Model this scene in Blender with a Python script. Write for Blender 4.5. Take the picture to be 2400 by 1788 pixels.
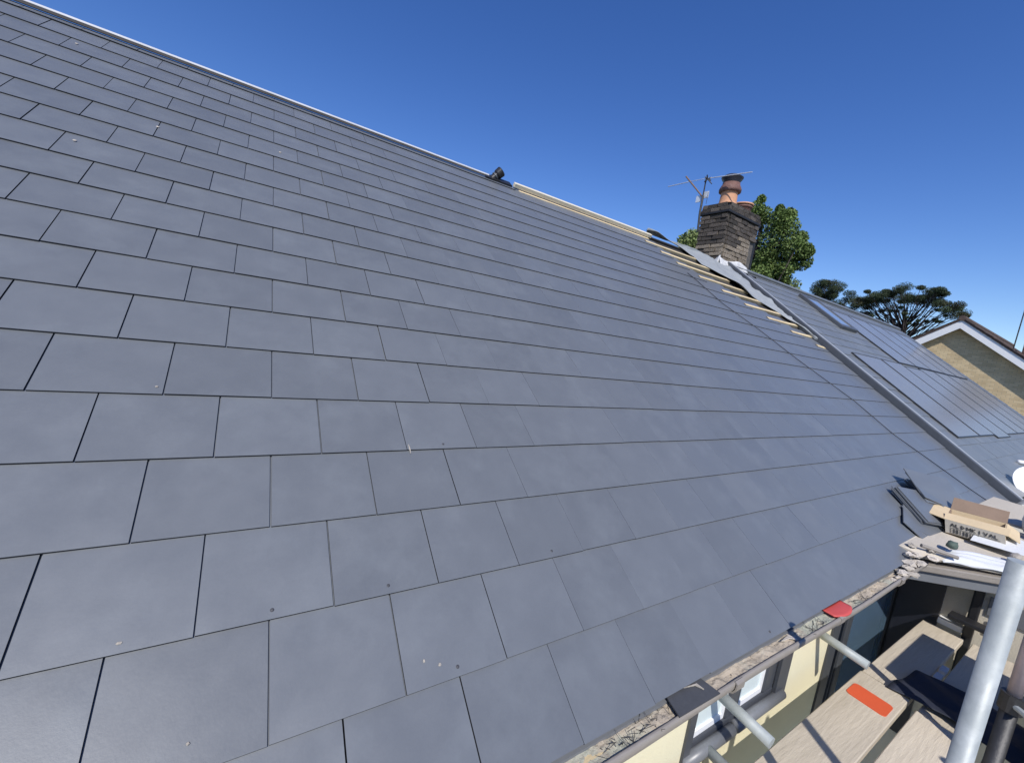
import bpy, bmesh, math, random
import numpy as np
from mathutils import Vector, Matrix, noise
random.seed(7); rng = np.random.default_rng(7)
for o in list(bpy.data.objects): bpy.data.objects.remove(o)
S = bpy.context.scene
COL = S.collection
Z0 = 5.0                                   # eaves height above the ground
PITCH = math.radians(35.5); CT, ST = math.cos(PITCH), math.sin(PITCH)

# ------------------------------------------------------------------ camera
cam = bpy.data.cameras.new('camera'); co = bpy.data.objects.new('camera', cam); COL.objects.link(co)
cam.sensor_width = 36; cam.lens = 36 * 970.81 / 2400; cam.clip_start = .02; cam.clip_end = 6000
fw = Vector((.543, .831, -.119)).normalized(); rt = Vector((.838, -.527, .143)).normalized()
up = rt.cross(fw).normalized(); rt = fw.cross(up)
co.matrix_world = Matrix(((rt.x, up.x, -fw.x, .2127), (rt.y, up.y, -fw.y, -.6772), (rt.z, up.z, -fw.z, Z0 + 1.0854), (0, 0, 0, 1)))
S.camera = co
# ------------------------------------------------------------------ light
SUN = Vector((-.36, -.59, .735)).normalized()          # towards the sun
EL = math.asin(SUN.z)
W = bpy.data.worlds.new('World'); S.world = W; W.use_nodes = True
wn = W.node_tree; bg = wn.nodes['Background']
sky = wn.nodes.new('ShaderNodeTexSky'); sky.sky_type = 'NISHITA'; sky.sun_disc = False
sky.sun_elevation = EL; sky.sun_rotation = math.atan2(SUN.x, SUN.y)
sky.altitude = 300; sky.air_density = 1.0; sky.dust_density = .2; sky.ozone_density = 3.0
hs = wn.nodes.new('ShaderNodeHueSaturation'); hs.inputs['Saturation'].default_value = 1.27; hs.inputs['Hue'].default_value = .516
wn.links.new(sky.outputs[0], hs.inputs['Color']); wn.links.new(hs.outputs[0], bg.inputs[0]); bg.inputs[1].default_value = .116
sl = bpy.data.lights.new('sun', 'SUN'); sl.energy = 3.6; sl.angle = math.radians(.55); sl.color = (1, .955, .89)
so = bpy.data.objects.new('sun', sl); COL.objects.link(so)
so.rotation_euler = SUN.to_track_quat('Z', 'Y').to_euler()
S.view_settings.view_transform = 'Standard'; S.view_settings.look = 'None'
S.view_settings.exposure = 0.35; S.view_settings.gamma = 1.0

# ------------------------------------------------------------------ materials
def mat(name, base, rough=.6, var=.2, scale=6, fine=60, bump=.15, bscale=50, metal=0., spec=.5, tint=None, tscale=3., tamt=.5, tlo=.5, thi=.65, stretch=(1, 1, 1), rvar=0., rnd=0.):
    m = bpy.data.materials.new(name); m.use_nodes = True
    n = m.node_tree.nodes; l = m.node_tree.links; b = n['Principled BSDF']
    tc = n.new('ShaderNodeTexCoord'); oi = n.new('ShaderNodeObjectInfo')
    mp = n.new('ShaderNodeMapping'); mp.inputs['Scale'].default_value = stretch
    ml = n.new('ShaderNodeMath'); ml.operation = 'MULTIPLY'; ml.inputs[1].default_value = 43.7
    l.new(oi.outputs['Random'], ml.inputs[0])
    va = n.new('ShaderNodeVectorMath'); va.operation = 'ADD'
    l.new(tc.outputs['Object'], va.inputs[0]); l.new(ml.outputs[0], va.inputs[1]); l.new(va.outputs[0], mp.inputs[0])
    def nz(sc, det=5, r=.6):
        t = n.new('ShaderNodeTexNoise'); t.inputs['Scale'].default_value = sc; t.inputs['Detail'].default_value = det; t.inputs['Roughness'].default_value = r
        l.new(mp.outputs[0], t.inputs['Vector']); return t
    def mr(src, a, bb, c, d):
        t = n.new('ShaderNodeMapRange'); t.inputs[1].default_value = a; t.inputs[2].default_value = bb; t.inputs[3].default_value = c; t.inputs[4].default_value = d
        l.new(src, t.inputs[0]); return t.outputs[0]
    n1 = nz(scale); n2 = nz(fine, 3)
    f = mr(n1.outputs[0], .25, .75, 1 - var, 1 + var); g = mr(n2.outputs[0], .25, .75, 1 - var * .4, 1 + var * .4)
    k = n.new('ShaderNodeMath'); k.operation = 'MULTIPLY'; l.new(f, k.inputs[0]); l.new(g, k.inputs[1]); fac = k.outputs[0]
    if rnd:
        k2 = n.new('ShaderNodeMath'); k2.operation = 'MULTIPLY'; l.new(fac, k2.inputs[0]); l.new(mr(oi.outputs['Random'], 0, 1, 1 - rnd, 1 + rnd), k2.inputs[1]); fac = k2.outputs[0]
    vm = n.new('ShaderNodeVectorMath'); vm.operation = 'SCALE'; vm.inputs[0].default_value = base; l.new(fac, vm.inputs['Scale'])
    out = vm.outputs[0]
    if tint:
        n3 = nz(tscale, 6, .65); tf = mr(n3.outputs[0], tlo, thi, 0, tamt)
        mx = n.new('ShaderNodeMix'); mx.data_type = 'RGBA'; l.new(tf, mx.inputs[0]); l.new(out, mx.inputs[6]); mx.inputs[7].default_value = (*tint, 1); out = mx.outputs[2]
    l.new(out, b.inputs['Base Color'])
    b.inputs['Metallic'].default_value = metal; b.inputs['Specular IOR Level'].default_value = spec
    if rvar: l.new(mr(n1.outputs[0], .3, .7, max(.03, rough - rvar), rough + rvar), b.inputs['Roughness'])
    else: b.inputs['Roughness'].default_value = rough
    if bump:
        n4 = nz(bscale, 6, .65); bp = n.new('ShaderNodeBump'); bp.inputs['Strength'].default_value = bump; bp.inputs['Distance'].default_value = .02
        l.new(n4.outputs[0], bp.inputs['Height']); l.new(bp.outputs[0], b.inputs['Normal'])
    return m
M = {}
M['slate'] = mat('slate', (.128, .138, .150), .37, .06, 7, 160, .025, 120, spec=.70, tint=(.225, .245, .258), tscale=4.0, tamt=.28, tlo=.50, thi=.78, rvar=.05, rnd=.06, stretch=(.3, 1, 1))
M['slate2'] = mat('slate_far', (.126, .137, .151), .37, .03, 3, 160, .02, 120, spec=.70, rvar=.04, rnd=.04, tint=(.21, .228, .242), tscale=4, tamt=.2)
M['slate3'] = mat('slate_mid', (.126, .137, .151), .37, .03, 5, 160, .02, 120, spec=.70, rvar=.04, rnd=.04, tint=(.21, .228, .242), tscale=4, tamt=.2, stretch=(.3, 1, 1))
M['slate_edge'] = mat('slate_edge', (.05, .053, .06), .8, .2)
M['slate_cut'] = mat('slate_cut_edge', (.022, .024, .03), .85, .2, bump=0)  # cut edges taken near-black, carrying the gap shadow at the tails
M['nslate'] = mat('old_slate', (.15, .16, .165), .38, .14, 4, 60, .05, 60, spec=.5, tint=(.24, .24, .22), tscale=5, tamt=.4, rnd=.08)
M['rivet'] = mat('rivet', (.05, .05, .055), .5, .2)
M['underlay'] = mat('underlay', (.035, .032, .03), .8, .25, 6)
M['felt'] = mat('felt', (.27, .29, .30), .62, .10, 9, 120, .25, 30, tint=(.30, .31, .32), tscale=6, tamt=.3)
M['batten'] = mat('batten', (.62, .50, .30), .75, .16, 5, 60, .2, 60, stretch=(.15, 1, 1), tint=(.42, .30, .16), tscale=14, tamt=.5, rnd=.1)
M['ridge_timber'] = mat('ridge_timber', (.66, .60, .47), .75, .12, 5, 60, .15, 60, stretch=(.2, 1, 1))
M['white_roll'] = mat('white_roll', (.50, .51, .53), .55, .06, 8, 60, .1, 30)
M['black_plastic'] = mat('black_plastic', (.018, .018, .02), .4, .2, bump=.05)
M['verge'] = mat('verge_trim', (.075, .082, .095), .4, .12, 8, 60, .05, 40)
M['verge_top'] = mat('verge_top', (.36, .375, .39), .35, .08, 8, 60, .05, 40)
M['brick'] = mat('chimney_brick', (.125, .105, .088), .92, .5, 22, 90, 1.0, 45, tint=(.03, .028, .027), tscale=11, tamt=.8, tlo=.46, thi=.66, rnd=.55)
M['brick_low'] = mat('chimney_brick_low', (.36, .30, .23), .92, .3, 14, 90, .9, 45, tint=(.08, .065, .05), tscale=9, tamt=.8, tlo=.46, thi=.62, rnd=.25)
M['mortar'] = mat('mortar', (.10, .093, .085), .95, .3, 12, 80, .8, 40)
M['tar'] = mat('tar', (.012, .012, .014), .6, .3, 12, 80, .5, 40, tint=(.3, .3, .3), tscale=9, tamt=.7, tlo=.66, thi=.7)  # near-black; holds the painted shade of the chimney return
M['cement'] = mat('cement_fillet', (.55, .55, .55), .85, .15, 10, 80, .6, 35, tint=(.2, .19, .18), tscale=8, tamt=.6, tlo=.55, thi=.68)
M['terracotta'] = mat('terracotta', (.58, .30, .17), .75, .12, 8, 60, .15, 50, tint=(.35, .2, .14), tscale=7, tamt=.4)
M['terra_dark'] = mat('terracotta_dark', (.15, .075, .06), .7, .25, 9, 60, .3, 50, tint=(.3, .2, .18), tscale=12, tamt=.5)
M['cowl'] = mat('cowl', (.02, .02, .028), .45, .2)
M['aerial_dark'] = mat('aerial_dark', (.03, .03, .03), .5, .2)
M['aerial_wood'] = mat('aerial_boom', (.20, .13, .09), .6, .2)
M['aerial_white'] = mat('aerial_rod', (.72, .74, .76), .35, .05, metal=.3)
M['cream'] = mat('cream_render', (.78, .72, .50), .85, .04, 3, 120, .25, 160)
M['grey_frame'] = mat('anthracite_frame', (.055, .06, .07), .4, .08, bump=.02)
M['grey_sill'] = mat('anthracite_sill', (.16, .17, .185), .38, .08, bump=.02)
M['blind'] = mat('pale_blind', (.62, .70, .70), .5, .04, 3, 30, .02, 20)
M['gutter'] = mat('gutter', (.25, .225, .195), .55, .15, 7, 80, .15, 50, stretch=(.3, 1, 1), tint=(.30, .27, .24), tscale=5, tamt=.4)
M['debris'] = mat('gutter_debris', (.43, .37, .29), .95, .22, 12, 140, .5, 60, tint=(.36, .40, .33), tscale=3, tamt=.7, tlo=.5, thi=.58)
M['rubble'] = mat('rubble', (.50, .45, .38), .92, .2, 14, 90, .6, 40, rnd=.25)
M['tube'] = mat('galvanised_tube', (.33, .36, .36), .55, .12, 7, 70, .06, 50, metal=.12, tint=(.50, .53, .53), tscale=5, tamt=.6, rvar=.1)
M['tube_rust'] = mat('weathered_tube', (.46, .40, .42), .45, .18, 7, 70, .1, 50, metal=.3, tint=(.25, .17, .12), tscale=9, tamt=.5, tlo=.55, thi=.65)
M['coupler'] = mat('coupler', (.06, .06, .062), .5, .25, metal=.6)
M['board'] = mat('scaffold_board', (.52, .455, .355), .88, .12, 4, 90, .35, 40, stretch=(.12, 1, 1), tint=(.33, .28, .21), tscale=9, tamt=.5, tlo=.56, thi=.70, rnd=.10)
M['ply'] = mat('plywood', (.50, .45, .37), .85, .10, 3, 90, .2, 50, stretch=(.4, 1, 1), tint=(.38, .34, .28), tscale=5, tamt=.4)
M['orange'] = mat('orange_paint', (.60, .095, .032), .6, .06, 8, 90, .08, 60)
M['red'] = mat('red_plastic', (.52, .075, .065), .6, .08)
M['navy'] = mat('navy_tarp', (.018, .022, .038), .7, .2, 6, 60, .25, 25)
M['card'] = mat('cardboard', (.60, .47, .29), .85, .08, 6, 90, .15, 60)
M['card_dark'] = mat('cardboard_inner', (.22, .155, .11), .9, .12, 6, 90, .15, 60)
M['card_print'] = mat('cardboard_printed', (.36, .33, .28), .85, .1)
M['ink'] = mat('ink', (.03, .03, .03), .8, .1)
M['white_sheet'] = mat('white_plastic', (.62, .63, .63), .45, .05, 6, 60, .3, 20)
M['white'] = mat('white_paint', (.82, .82, .82), .45, .03, 5, 60, .05, 40)
M['green_scrap'] = mat('green_scrap', (.07, .10, .08), .7, .3)
M['beige'] = mat('beige_render', (.60, .55, .45), .88, .06, 3, 120, .25, 120)
M['dark_panel'] = mat('dark_panel', (.016, .018, .028), .35, .2, bump=.02)
M['gtile'] = mat('brown_tile', (.085, .06, .05), .85, .3, 5, 60, .5, 30, tint=(.16, .10, .07), tscale=9, tamt=.5)
M['leaf'] = mat('leaf', (.118, .172, .048), .55, .4, 1.5, 20, 0)
M['leaf_pale'] = mat('leaf_pale', (.19, .24, .09), .6, .3, 1.5, 20, 0)
M['needle'] = mat('needle', (.045, .066, .034), .7, .5, .9, 10, 0, tint=(.075, .055, .03), tscale=.8, tamt=.6, tlo=.5, thi=.65)
M['bark'] = mat('bark', (.045, .035, .03), .9, .3, 6, 40, .5, 20)
M['ground'] = mat('ground', (.10, .10, .085), .95, .3, .4, 12, .3, 8, tint=(.06, .09, .03), tscale=.05, tamt=.9)
M['paving'] = mat('paving', (.16, .155, .14), .9, .2, 3, 30, .2, 20)
M['cable'] = mat('cable', (.012, .012, .016), .5, .1, bump=0)
for k_ in ('leaf', 'leaf_pale', 'needle'):
    M[k_].node_tree.nodes['Principled BSDF'].inputs['Specular IOR Level'].default_value = .25
# glass of the solar panels, the roof windows and the house windows
def glassy(name, base, rough=.06, spec=.8, coat=.6):
    m = mat(name, base, rough, .05, 3, 30, 0, spec=spec); b = m.node_tree.nodes['Principled BSDF']
    b.inputs['Coat Weight'].default_value = coat; b.inputs['Coat Roughness'].default_value = .05; b.inputs['IOR'].default_value = 1.5; return m
M['pv'] = glassy('pv_glass', (.20, .195, .185), .20, .20, .0)
M['pvframe'] = mat('pv_frame', (.05, .052, .056), .4, .1, metal=.4, bump=0)
M['roofglass'] = glassy('roof_window_glass', (.30, .33, .36), .08)
M['blueglass'] = glassy('blue_glass', (.09, .15, .22), .10, .6, .3)
# yellow stock brick with procedural courses (too far to tell the bricks apart)
def brickmat():
    m = bpy.data.materials.new('yellow_brick'); m.use_nodes = True; n = m.node_tree.nodes; l = m.node_tree.links; b = n['Principled BSDF']
    g = n.new('ShaderNodeNewGeometry'); sx = n.new('ShaderNodeSeparateXYZ'); cx = n.new('ShaderNodeCombineXYZ')
    l.new(g.outputs['Position'], sx.inputs[0]); l.new(sx.outputs[1], cx.inputs[0]); l.new(sx.outputs[2], cx.inputs[1])
    t = n.new('ShaderNodeTexBrick'); t.inputs['Scale'].default_value = 1; t.inputs['Brick Width'].default_value = .225; t.inputs['Row Height'].default_value = .075; t.inputs['Mortar Size'].default_value = .006
    t.inputs['Color1'].default_value = (.80, .63, .37, 1); t.inputs['Color2'].default_value = (.66, .50, .28, 1); t.inputs['Mortar'].default_value = (.50, .42, .29, 1)
    l.new(cx.outputs[0], t.inputs['Vector'])
    no = n.new('ShaderNodeTexNoise'); no.inputs['Scale'].default_value = 2.5; no.inputs['Detail'].default_value = 8; l.new(g.outputs['Position'], no.inputs['Vector'])
    mx = n.new('ShaderNodeMix'); mx.data_type = 'RGBA'; mx.blend_type = 'MULTIPLY'; mx.inputs[0].default_value = .35; l.new(t.outputs[0], mx.inputs[6]); l.new(no.outputs[0], mx.inputs[7])
    l.new(mx.outputs[2], b.inputs['Base Color']); b.inputs['Roughness'].default_value = .9
    bp = n.new('ShaderNodeBump'); bp.inputs['Strength'].default_value = .5; bp.inputs['Distance'].default_value = .02; l.new(t.outputs[1], bp.inputs['Height']); bp.invert = True; l.new(bp.outputs[0], b.inputs['Normal'])
    return m
M['ybrick'] = brickmat()

# ------------------------------------------------------------------ helpers
def RW(a, b, h=0.):                          # roof plane (along, up the slope, off the slope) -> world
    s = b + .49
    return Vector((a, s * CT - h * ST, Z0 + s * ST + h * CT))
def E(x, y, z): return Vector((x, y, z + Z0))       # eaves-relative
def tag(o, label=None, cat=None, group=None, kind=None):
    if label: o['label'] = label
    if cat: o['category'] = cat
    if group: o['group'] = group
    if kind: o['kind'] = kind
    return o
def child(o, p):
    o.parent = p; o.matrix_parent_inverse = Matrix.Translation(-Vector(p['base'])) if 'base' in p else p.matrix_world.inverted(); return o
def empty(name, loc):
    o = bpy.data.objects.new(name, None); COL.objects.link(o); o.location = loc; o.empty_display_size = .2
    BASE[o] = Vector(loc); return o
BASE = {}
def basis(p):
    v = Vector((0, 0, 0))
    while p is not None: v += BASE.get(p, Vector((0, 0, 0))); p = None
    return v
def link(name, me, m, parent=None, smooth=False):
    if smooth:
        for p in me.polygons: p.use_smooth = True
    o = bpy.data.objects.new(name, me); COL.objects.link(o)
    if m is not None and not me.materials:
        for x in (m if isinstance(m, (list, tuple)) else [m]): me.materials.append(x)
    if parent is not None: o.parent = parent; o.matrix_parent_inverse = Matrix.Translation(-BASE.get(parent, Vector((0, 0, 0))))
    return o
class MB:
    def __init__(s): s.v = []; s.f = []; s.mi = []
    def add(s, vs, fs, mi=0):
        b = len(s.v); s.v += [tuple(v) for v in vs]; s.f += [tuple(b + i for i in f) for f in fs]; s.mi += [mi] * len(fs); return s
    def hexa(s, p, mi=0):                   # p: 4 bottom, 4 top
        return s.add(p, [(3, 2, 1, 0), (4, 5, 6, 7), (0, 1, 5, 4), (1, 2, 6, 5), (2, 3, 7, 6), (3, 0, 4, 7)], mi)
    def box(s, x0, x1, y0, y1, z0, z1, fn=None, mi=0):
        p = [(x0, y0, z0), (x1, y0, z0), (x1, y1, z0), (x0, y1, z0), (x0, y0, z1), (x1, y0, z1), (x1, y1, z1), (x0, y1, z1)]
        return s.hexa([fn(*q) if fn else q for q in p], mi)
    def tube(s, pts, r, n=12, mi=0, cap=True):
        pts = [Vector(p) for p in pts]; rs = r if isinstance(r, (list, tuple)) else [r] * len(pts); b = len(s.v); ref = None
        for i, p in enumerate(pts):
            d = (pts[min(i + 1, len(pts) - 1)] - pts[max(i - 1, 0)]).normalized()
            if ref is None: ref = Vector((0, 0, 1)) if abs(d.z) < .9 else Vector((1, 0, 0))
            u = d.cross(ref).normalized(); w = u.cross(d).normalized(); ref = w
            for k in range(n):
                a = 2 * math.pi * k / n; s.v.append(tuple(p + (u * math.cos(a) + w * math.sin(a)) * rs[i]))
        for i in range(len(pts) - 1):
            for k in range(n):
                k2 = (k + 1) % n; s.f.append((b + i * n + k, b + (i + 1) * n + k, b + (i + 1) * n + k2, b + i * n + k2)); s.mi.append(mi)
        if cap:
            s.f.append(tuple(b + k for k in range(n))); s.f.append(tuple(b + (len(pts) - 1) * n + k for k in reversed(range(n)))); s.mi += [mi, mi]
        return s
    def lathe(s, c, prof, n=28, mi=0):       # prof: (r, z) list, closed rings
        b = len(s.v); c = Vector(c)
        for r, z in prof:
            for k in range(n):
                a = 2 * math.pi * k / n; s.v.append((c.x + r * math.cos(a), c.y + r * math.sin(a), c.z + z))
        for i in range(len(prof) - 1):
            for k in range(n):
                k2 = (k + 1) % n; s.f.append((b + i * n + k, b + i * n + k2, b + (i + 1) * n + k2, b + (i + 1) * n + k)); s.mi.append(mi)
        return s
    def grid(s, fn, nu, nv, mi=0):
        b = len(s.v)
        for i in range(nu + 1):
            for j in range(nv + 1): s.v.append(tuple(fn(i / nu, j / nv)))
        for i in range(nu):
            for j in range(nv):
                q = b + i * (nv + 1) + j; s.f.append((q, q + nv + 1, q + nv + 2, q + 1)); s.mi.append(mi)
        return s
    def mesh(s, name='m'):
        me = bpy.data.meshes.new(name); me.from_pydata(s.v, [], s.f); me.polygons.foreach_set('material_index', s.mi); me.update(); return me
    def build(s, name, m, parent=None, smooth=False, bevel=0., solid=0.):
        me = s.mesh(name)
        bm = bmesh.new(); bm.from_mesh(me); bmesh.ops.recalc_face_normals(bm, faces=bm.faces); bm.to_mesh(me); bm.free()
        o = link(name, me, m, parent, smooth)
        if solid: x = o.modifiers.new('solid', 'SOLIDIFY'); x.thickness = solid; x.offset = 0
        if bevel: x = o.modifiers.new('bevel', 'BEVEL'); x.width = bevel; x.segments = 2; x.limit_method = 'ANGLE'
        return o
def interp(pts, t):                          # polyline by fraction
    n = len(pts) - 1; x = min(max(t, 0), 1) * n; i = min(int(x), n - 1); f = x - i
    return Vector(pts[i]).lerp(Vector(pts[i + 1]), f)
# projection, used only to rank slates by how large they show
CM = co.matrix_world.inverted(); FP = 970.81 / 2400 * 1024
def proj(p):
    q = CM @ p
    if q.z > -.05: return None
    return (512 + FP * q.x / -q.z, 381 - FP * q.y / -q.z)
def shows(a, b, w=.3, g=.25):                # projected area of an exposed slate, 0 when out of frame
    ps = [proj(RW(*q)) for q in ((a, b), (a + w, b), (a + w, b + g), (a, b + g))]
    if any(p is None for p in ps): return 0
    if max(p[0] for p in ps) < 0 or min(p[0] for p in ps) > 1024 or max(p[1] for p in ps) < 0 or min(p[1] for p in ps) > 762: return 0
    return abs(sum(ps[i][0] * ps[(i + 1) % 4][1] - ps[(i + 1) % 4][0] * ps[i][1] for i in range(4))) / 2

def crumb(seed, s=(1, 1, 1), sub_=1, rough=.35):
    bm = bmesh.new(); bmesh.ops.create_icosphere(bm, subdivisions=sub_, radius=1)
    for v in bm.verts:
        n_ = noise.noise_vector(v.co * 1.3 + Vector((seed * 3.1, seed, -seed))); v.co += n_ * rough; v.co = Vector((v.co.x * s[0], v.co.y * s[1], v.co.z * s[2]))
    me = bpy.data.meshes.new('stone'); bm.to_mesh(me); bm.free(); return me
# ================================================================== setting
g = MB().add([(-2500, -2500, 0), (2500, -2500, 0), (2500, 2500, 0), (-2500, 2500, 0)], [(0, 1, 2, 3)]).build('ground', M['ground']); tag(g, kind='structure')
g = MB().box(-14, 22, -4.5, .14, .0, .02).build('paved_yard', M['paving']); tag(g, kind='structure')

# ================================================================== the house being re-roofed
XL, XR = -8.1, 7.5
house = empty('terraced_house', (0, 3.9, 0))
tag(house, 'cream rendered terraced house with new blue grey slate roof and anthracite windows', 'house')
RB = 4.37                                     # slope coordinate of the ridge
wall = MB(); WY = .15
W1 = (1.94, 2.82); W2 = (3.41, 5.25); WZ0, WZ1 = -1.35, -.22
def wb(x0, x1, z0, z1): wall.box(x0, x1, WY, WY + .25, z0 + Z0, z1 + Z0)
wb(XL, W1[0], -5, -.02); wb(W1[1], W2[0], -5, -.02); wb(W2[1], XR, -5, -.02)
wb(W1[0], W1[1], -5, -.70); wb(W1[0], W1[1], -.22, -.02); wb(W2[0], W2[1], -5, -1.25); wb(W2[0], W2[1], -.22, -.02)
wall.build('wall', M['cream'], house)
MB().box(XL, XR, 7.5, 7.75, 0, Z0).build('rear_wall', M['cream'], house)
side = MB()
for x in (XL, XR - .22):
    p = [(x, .4, 0), (x, 7.5, 0), (x, 7.5, Z0), (x, 3.95, Z0 + 2.70), (x, .4, Z0 + .2)]
    q = [(x + .2, y, z) for _, y, z in p]
    side.add(p + q, [(0, 1, 2, 3, 4), (9, 8, 7, 6, 5)] + [(i, (i + 1) % 5, (i + 1) % 5 + 5, i + 5) for i in range(5)])
side.build('gable_wall', M['cream'], house)
MB().box(XL, XR, -.01, .15, Z0 - .035, Z0 - .02).build('soffit', M['grey_sill'], house)
# --- windows
def win(x0, x1, z0, z1, muls, glass, sill=True):
    fr = MB(); y0, y1 = WY + .006, WY + .11; t = .045
    fr.box(x0 + .002, x1 - .002, y0, y1, z0 + Z0, z0 + t + Z0); fr.box(x0 + .002, x1 - .002, y0, y1, z1 - t + Z0, z1 + Z0)
    fr.box(x0 + .002, x0 + t, y0, y1, z0 + t + Z0, z1 - t + Z0)
    fr.box(x1 - t, x1 - .002, y0, y1, z0 + t + Z0, z1 - t + Z0)
    for a, b in muls: fr.box(a, b, y0, y1, z0 + t + Z0, z1 - t + Z0)
    w = fr.build('window', M['grey_frame'], house, bevel=.006)
    edges = [x0 + t] + [e for m_ in muls for e in m_] + [x1 - t]
    for i in range(0, len(edges), 2):
        a, b = edges[i], edges[i + 1]
        sash = MB()
        sash.box(a, b, y0 + .012, y1 - .01, z0 + t + Z0, z0 + t + .03 + Z0); sash.box(a, a + .022, y0 + .012, y1 - .01, z0 + t + .03 + Z0, z1 - t + Z0); sash.box(b - .022, b, y0 + .012, y1 - .01, z0 + t + .03 + Z0, z1 - t + Z0)
        sash.build('sash', M['white'] if glass == 'blind' else M['grey_frame'], w)
        pm = MB().box(a + .022, b - .022, y0 + .022, y0 + .028, z0 + t + .03 + Z0, z1 - t + Z0).build('pane', M[glass], w)
    return w
w1 = win(W1[0], W1[1], -.66, -.22, [(2.26, 2.36), (2.62, 2.72)], 'blind')
w2 = win(W2[0], W2[1], -1.25, -.22, [(3.70, 3.79), (4.75, 4.84)], 'blueglass')
for (a, b, zz, ww) in ((W1[0] - .03, 2.30, -.665, w1), (2.33, 2.80, -.665, w1)):
    MB().tube([(a, WY - .012, zz + Z0), (b, WY - .012, zz + Z0)], .028, 16).build('sill', M['grey_sill'], ww, smooth=True)
for a, b, z in ((W1[1] - .1, W1[1] + .02, -.70), (W1[0] - .035, W1[0] + .015, -.70), (W2[0] - .02, W2[0] + .1, -1.25)):
    MB().box(a, b, WY - .012, WY + .005, z + Z0, -.10 + Z0).build('window_surround', M['grey_frame'], house)

# --- roof: deck, slates, battens
roof = MB()
roof.box(XL, XR - .01, -.49, RB, -.12, -.014, RW)
def rear(a, s, h): return Vector((a, 2 * RW(0, RB, 0).y - ((s + .49) * CT - h * ST), Z0 + (s + .49) * ST + h * CT))
roof.box(XL, XR - .01, -.49, RB, -.12, -.0, rear)
roof = roof.build('roof', M['underlay'], house)
def limit(b):                                # how far along each course has been laid (unfinished at the chimney end)
    pts = [(-9, 7.47), (2.02, 7.47), (2.12, 7.29), (2.45, 6.81), (2.97, 6.21), (3.48, 5.62), (4.0, 5.32), (4.24, 5.2), (4.26, 2.83), (9, 2.83)]
    for (b0, x0), (b1, x1) in zip(pts, pts[1:]):
        if b0 <= b <= b1: return x0 + (x1 - x0) * (b - b0) / (b1 - b0)
T = .0068; LEN = .51; DROP = T / .25
sm = MB()                                    # unit-wide slate, tail at y=0, lying on the course below
sm.hexa([(-.5, 0, .0125 - T), (.5, 0, .0125 - T), (.5, LEN, .0125 - T - LEN * DROP), (-.5, LEN, .0125 - T - LEN * DROP),
         (-.5, 0, .0125), (.5, 0, .0125), (.5, LEN, .0125 - LEN * DROP), (-.5, LEN, .0125 - LEN * DROP)])
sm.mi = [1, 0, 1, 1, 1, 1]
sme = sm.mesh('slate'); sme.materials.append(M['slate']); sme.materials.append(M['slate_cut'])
ROT = Matrix.Rotation(PITCH, 4, 'X')
def gapw(a):
    return .0042 if a < .45 else max(.00015, .0042 - (a - .45) * .0044)
smp = sme.copy(); smp.materials[0] = M['slate3']
slates = []
for k in range(-2, 18):
    b = k * .25; off = .15 if k % 2 == 0 else 0.
    lim = limit(b + .01 if k < 17 else 4.27)
    i0 = int(math.floor((XL - off) / .3)); a = i0 * .3 + off
    while a < lim - .04:
        a0, a1 = max(a, XL), min(a + .3, lim)
        # far up the unfinished edge whole slates stop with their own stagger
        if lim < 7.4 and k < 17 and a + .3 > lim + .12: break
        if a1 - a0 > .05: slates.append((shows(a0, b, a1 - a0), k, a0, a1))
        a += .3
slates.sort(reverse=True)
def slate_matrix(k, a0, a1, jit=1.):
    b = k * .25; gp = gapw(a0); w = a1 - a0 - gp + random.uniform(-.0006, .0006)
    ly = min(1., (RB - b) / LEN)
    p = RW((a0 + a1) / 2 + random.uniform(-.0006, .0006), b + random.uniform(-.0012, .0012) * jit, random.uniform(0, .0009) * (1 if a0 < 1.2 else .25))
    return Matrix.Translation(p) @ ROT @ Matrix.Rotation(random.uniform(-.0016, .0016) * jit, 4, 'Z') @ Matrix.Rotation(random.uniform(-.0014, .0014), 4, 'Y') @ Matrix.Diagonal((w, ly, 1, 1))
BASE[roof] = Vector((0, 0, 0))
near = slates[:300]; far = slates[300:]
def place(me, mtx, name, parent):
    o = bpy.data.objects.new(name, me); COL.objects.link(o); o.parent = parent; o.matrix_parent_inverse = Matrix.Translation(-BASE.get(parent, Vector((0, 0, 0)))); o.matrix_basis = mtx; return o
# the roof mesh is itself parented to the house, with world coordinates kept
def sub(o, part): o.parent = part; o.matrix_parent_inverse = Matrix.Identity(4)
for _, k, a0, a1 in near:
    o = bpy.data.objects.new('slate', sme if a0 < random.uniform(1.2, 3.6) else smp); COL.objects.link(o); sub(o, roof); o.matrix_basis = slate_matrix(k, a0, a1)
fm = MB()
for _, k, a0, a1 in far:
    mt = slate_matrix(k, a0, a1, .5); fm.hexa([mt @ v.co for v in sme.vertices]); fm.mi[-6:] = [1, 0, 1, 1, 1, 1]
fo = fm.build('distant_slates', [M['slate2'], M['slate_cut']]); sub(fo, roof); tag(fo, kind='stuff')
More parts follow.
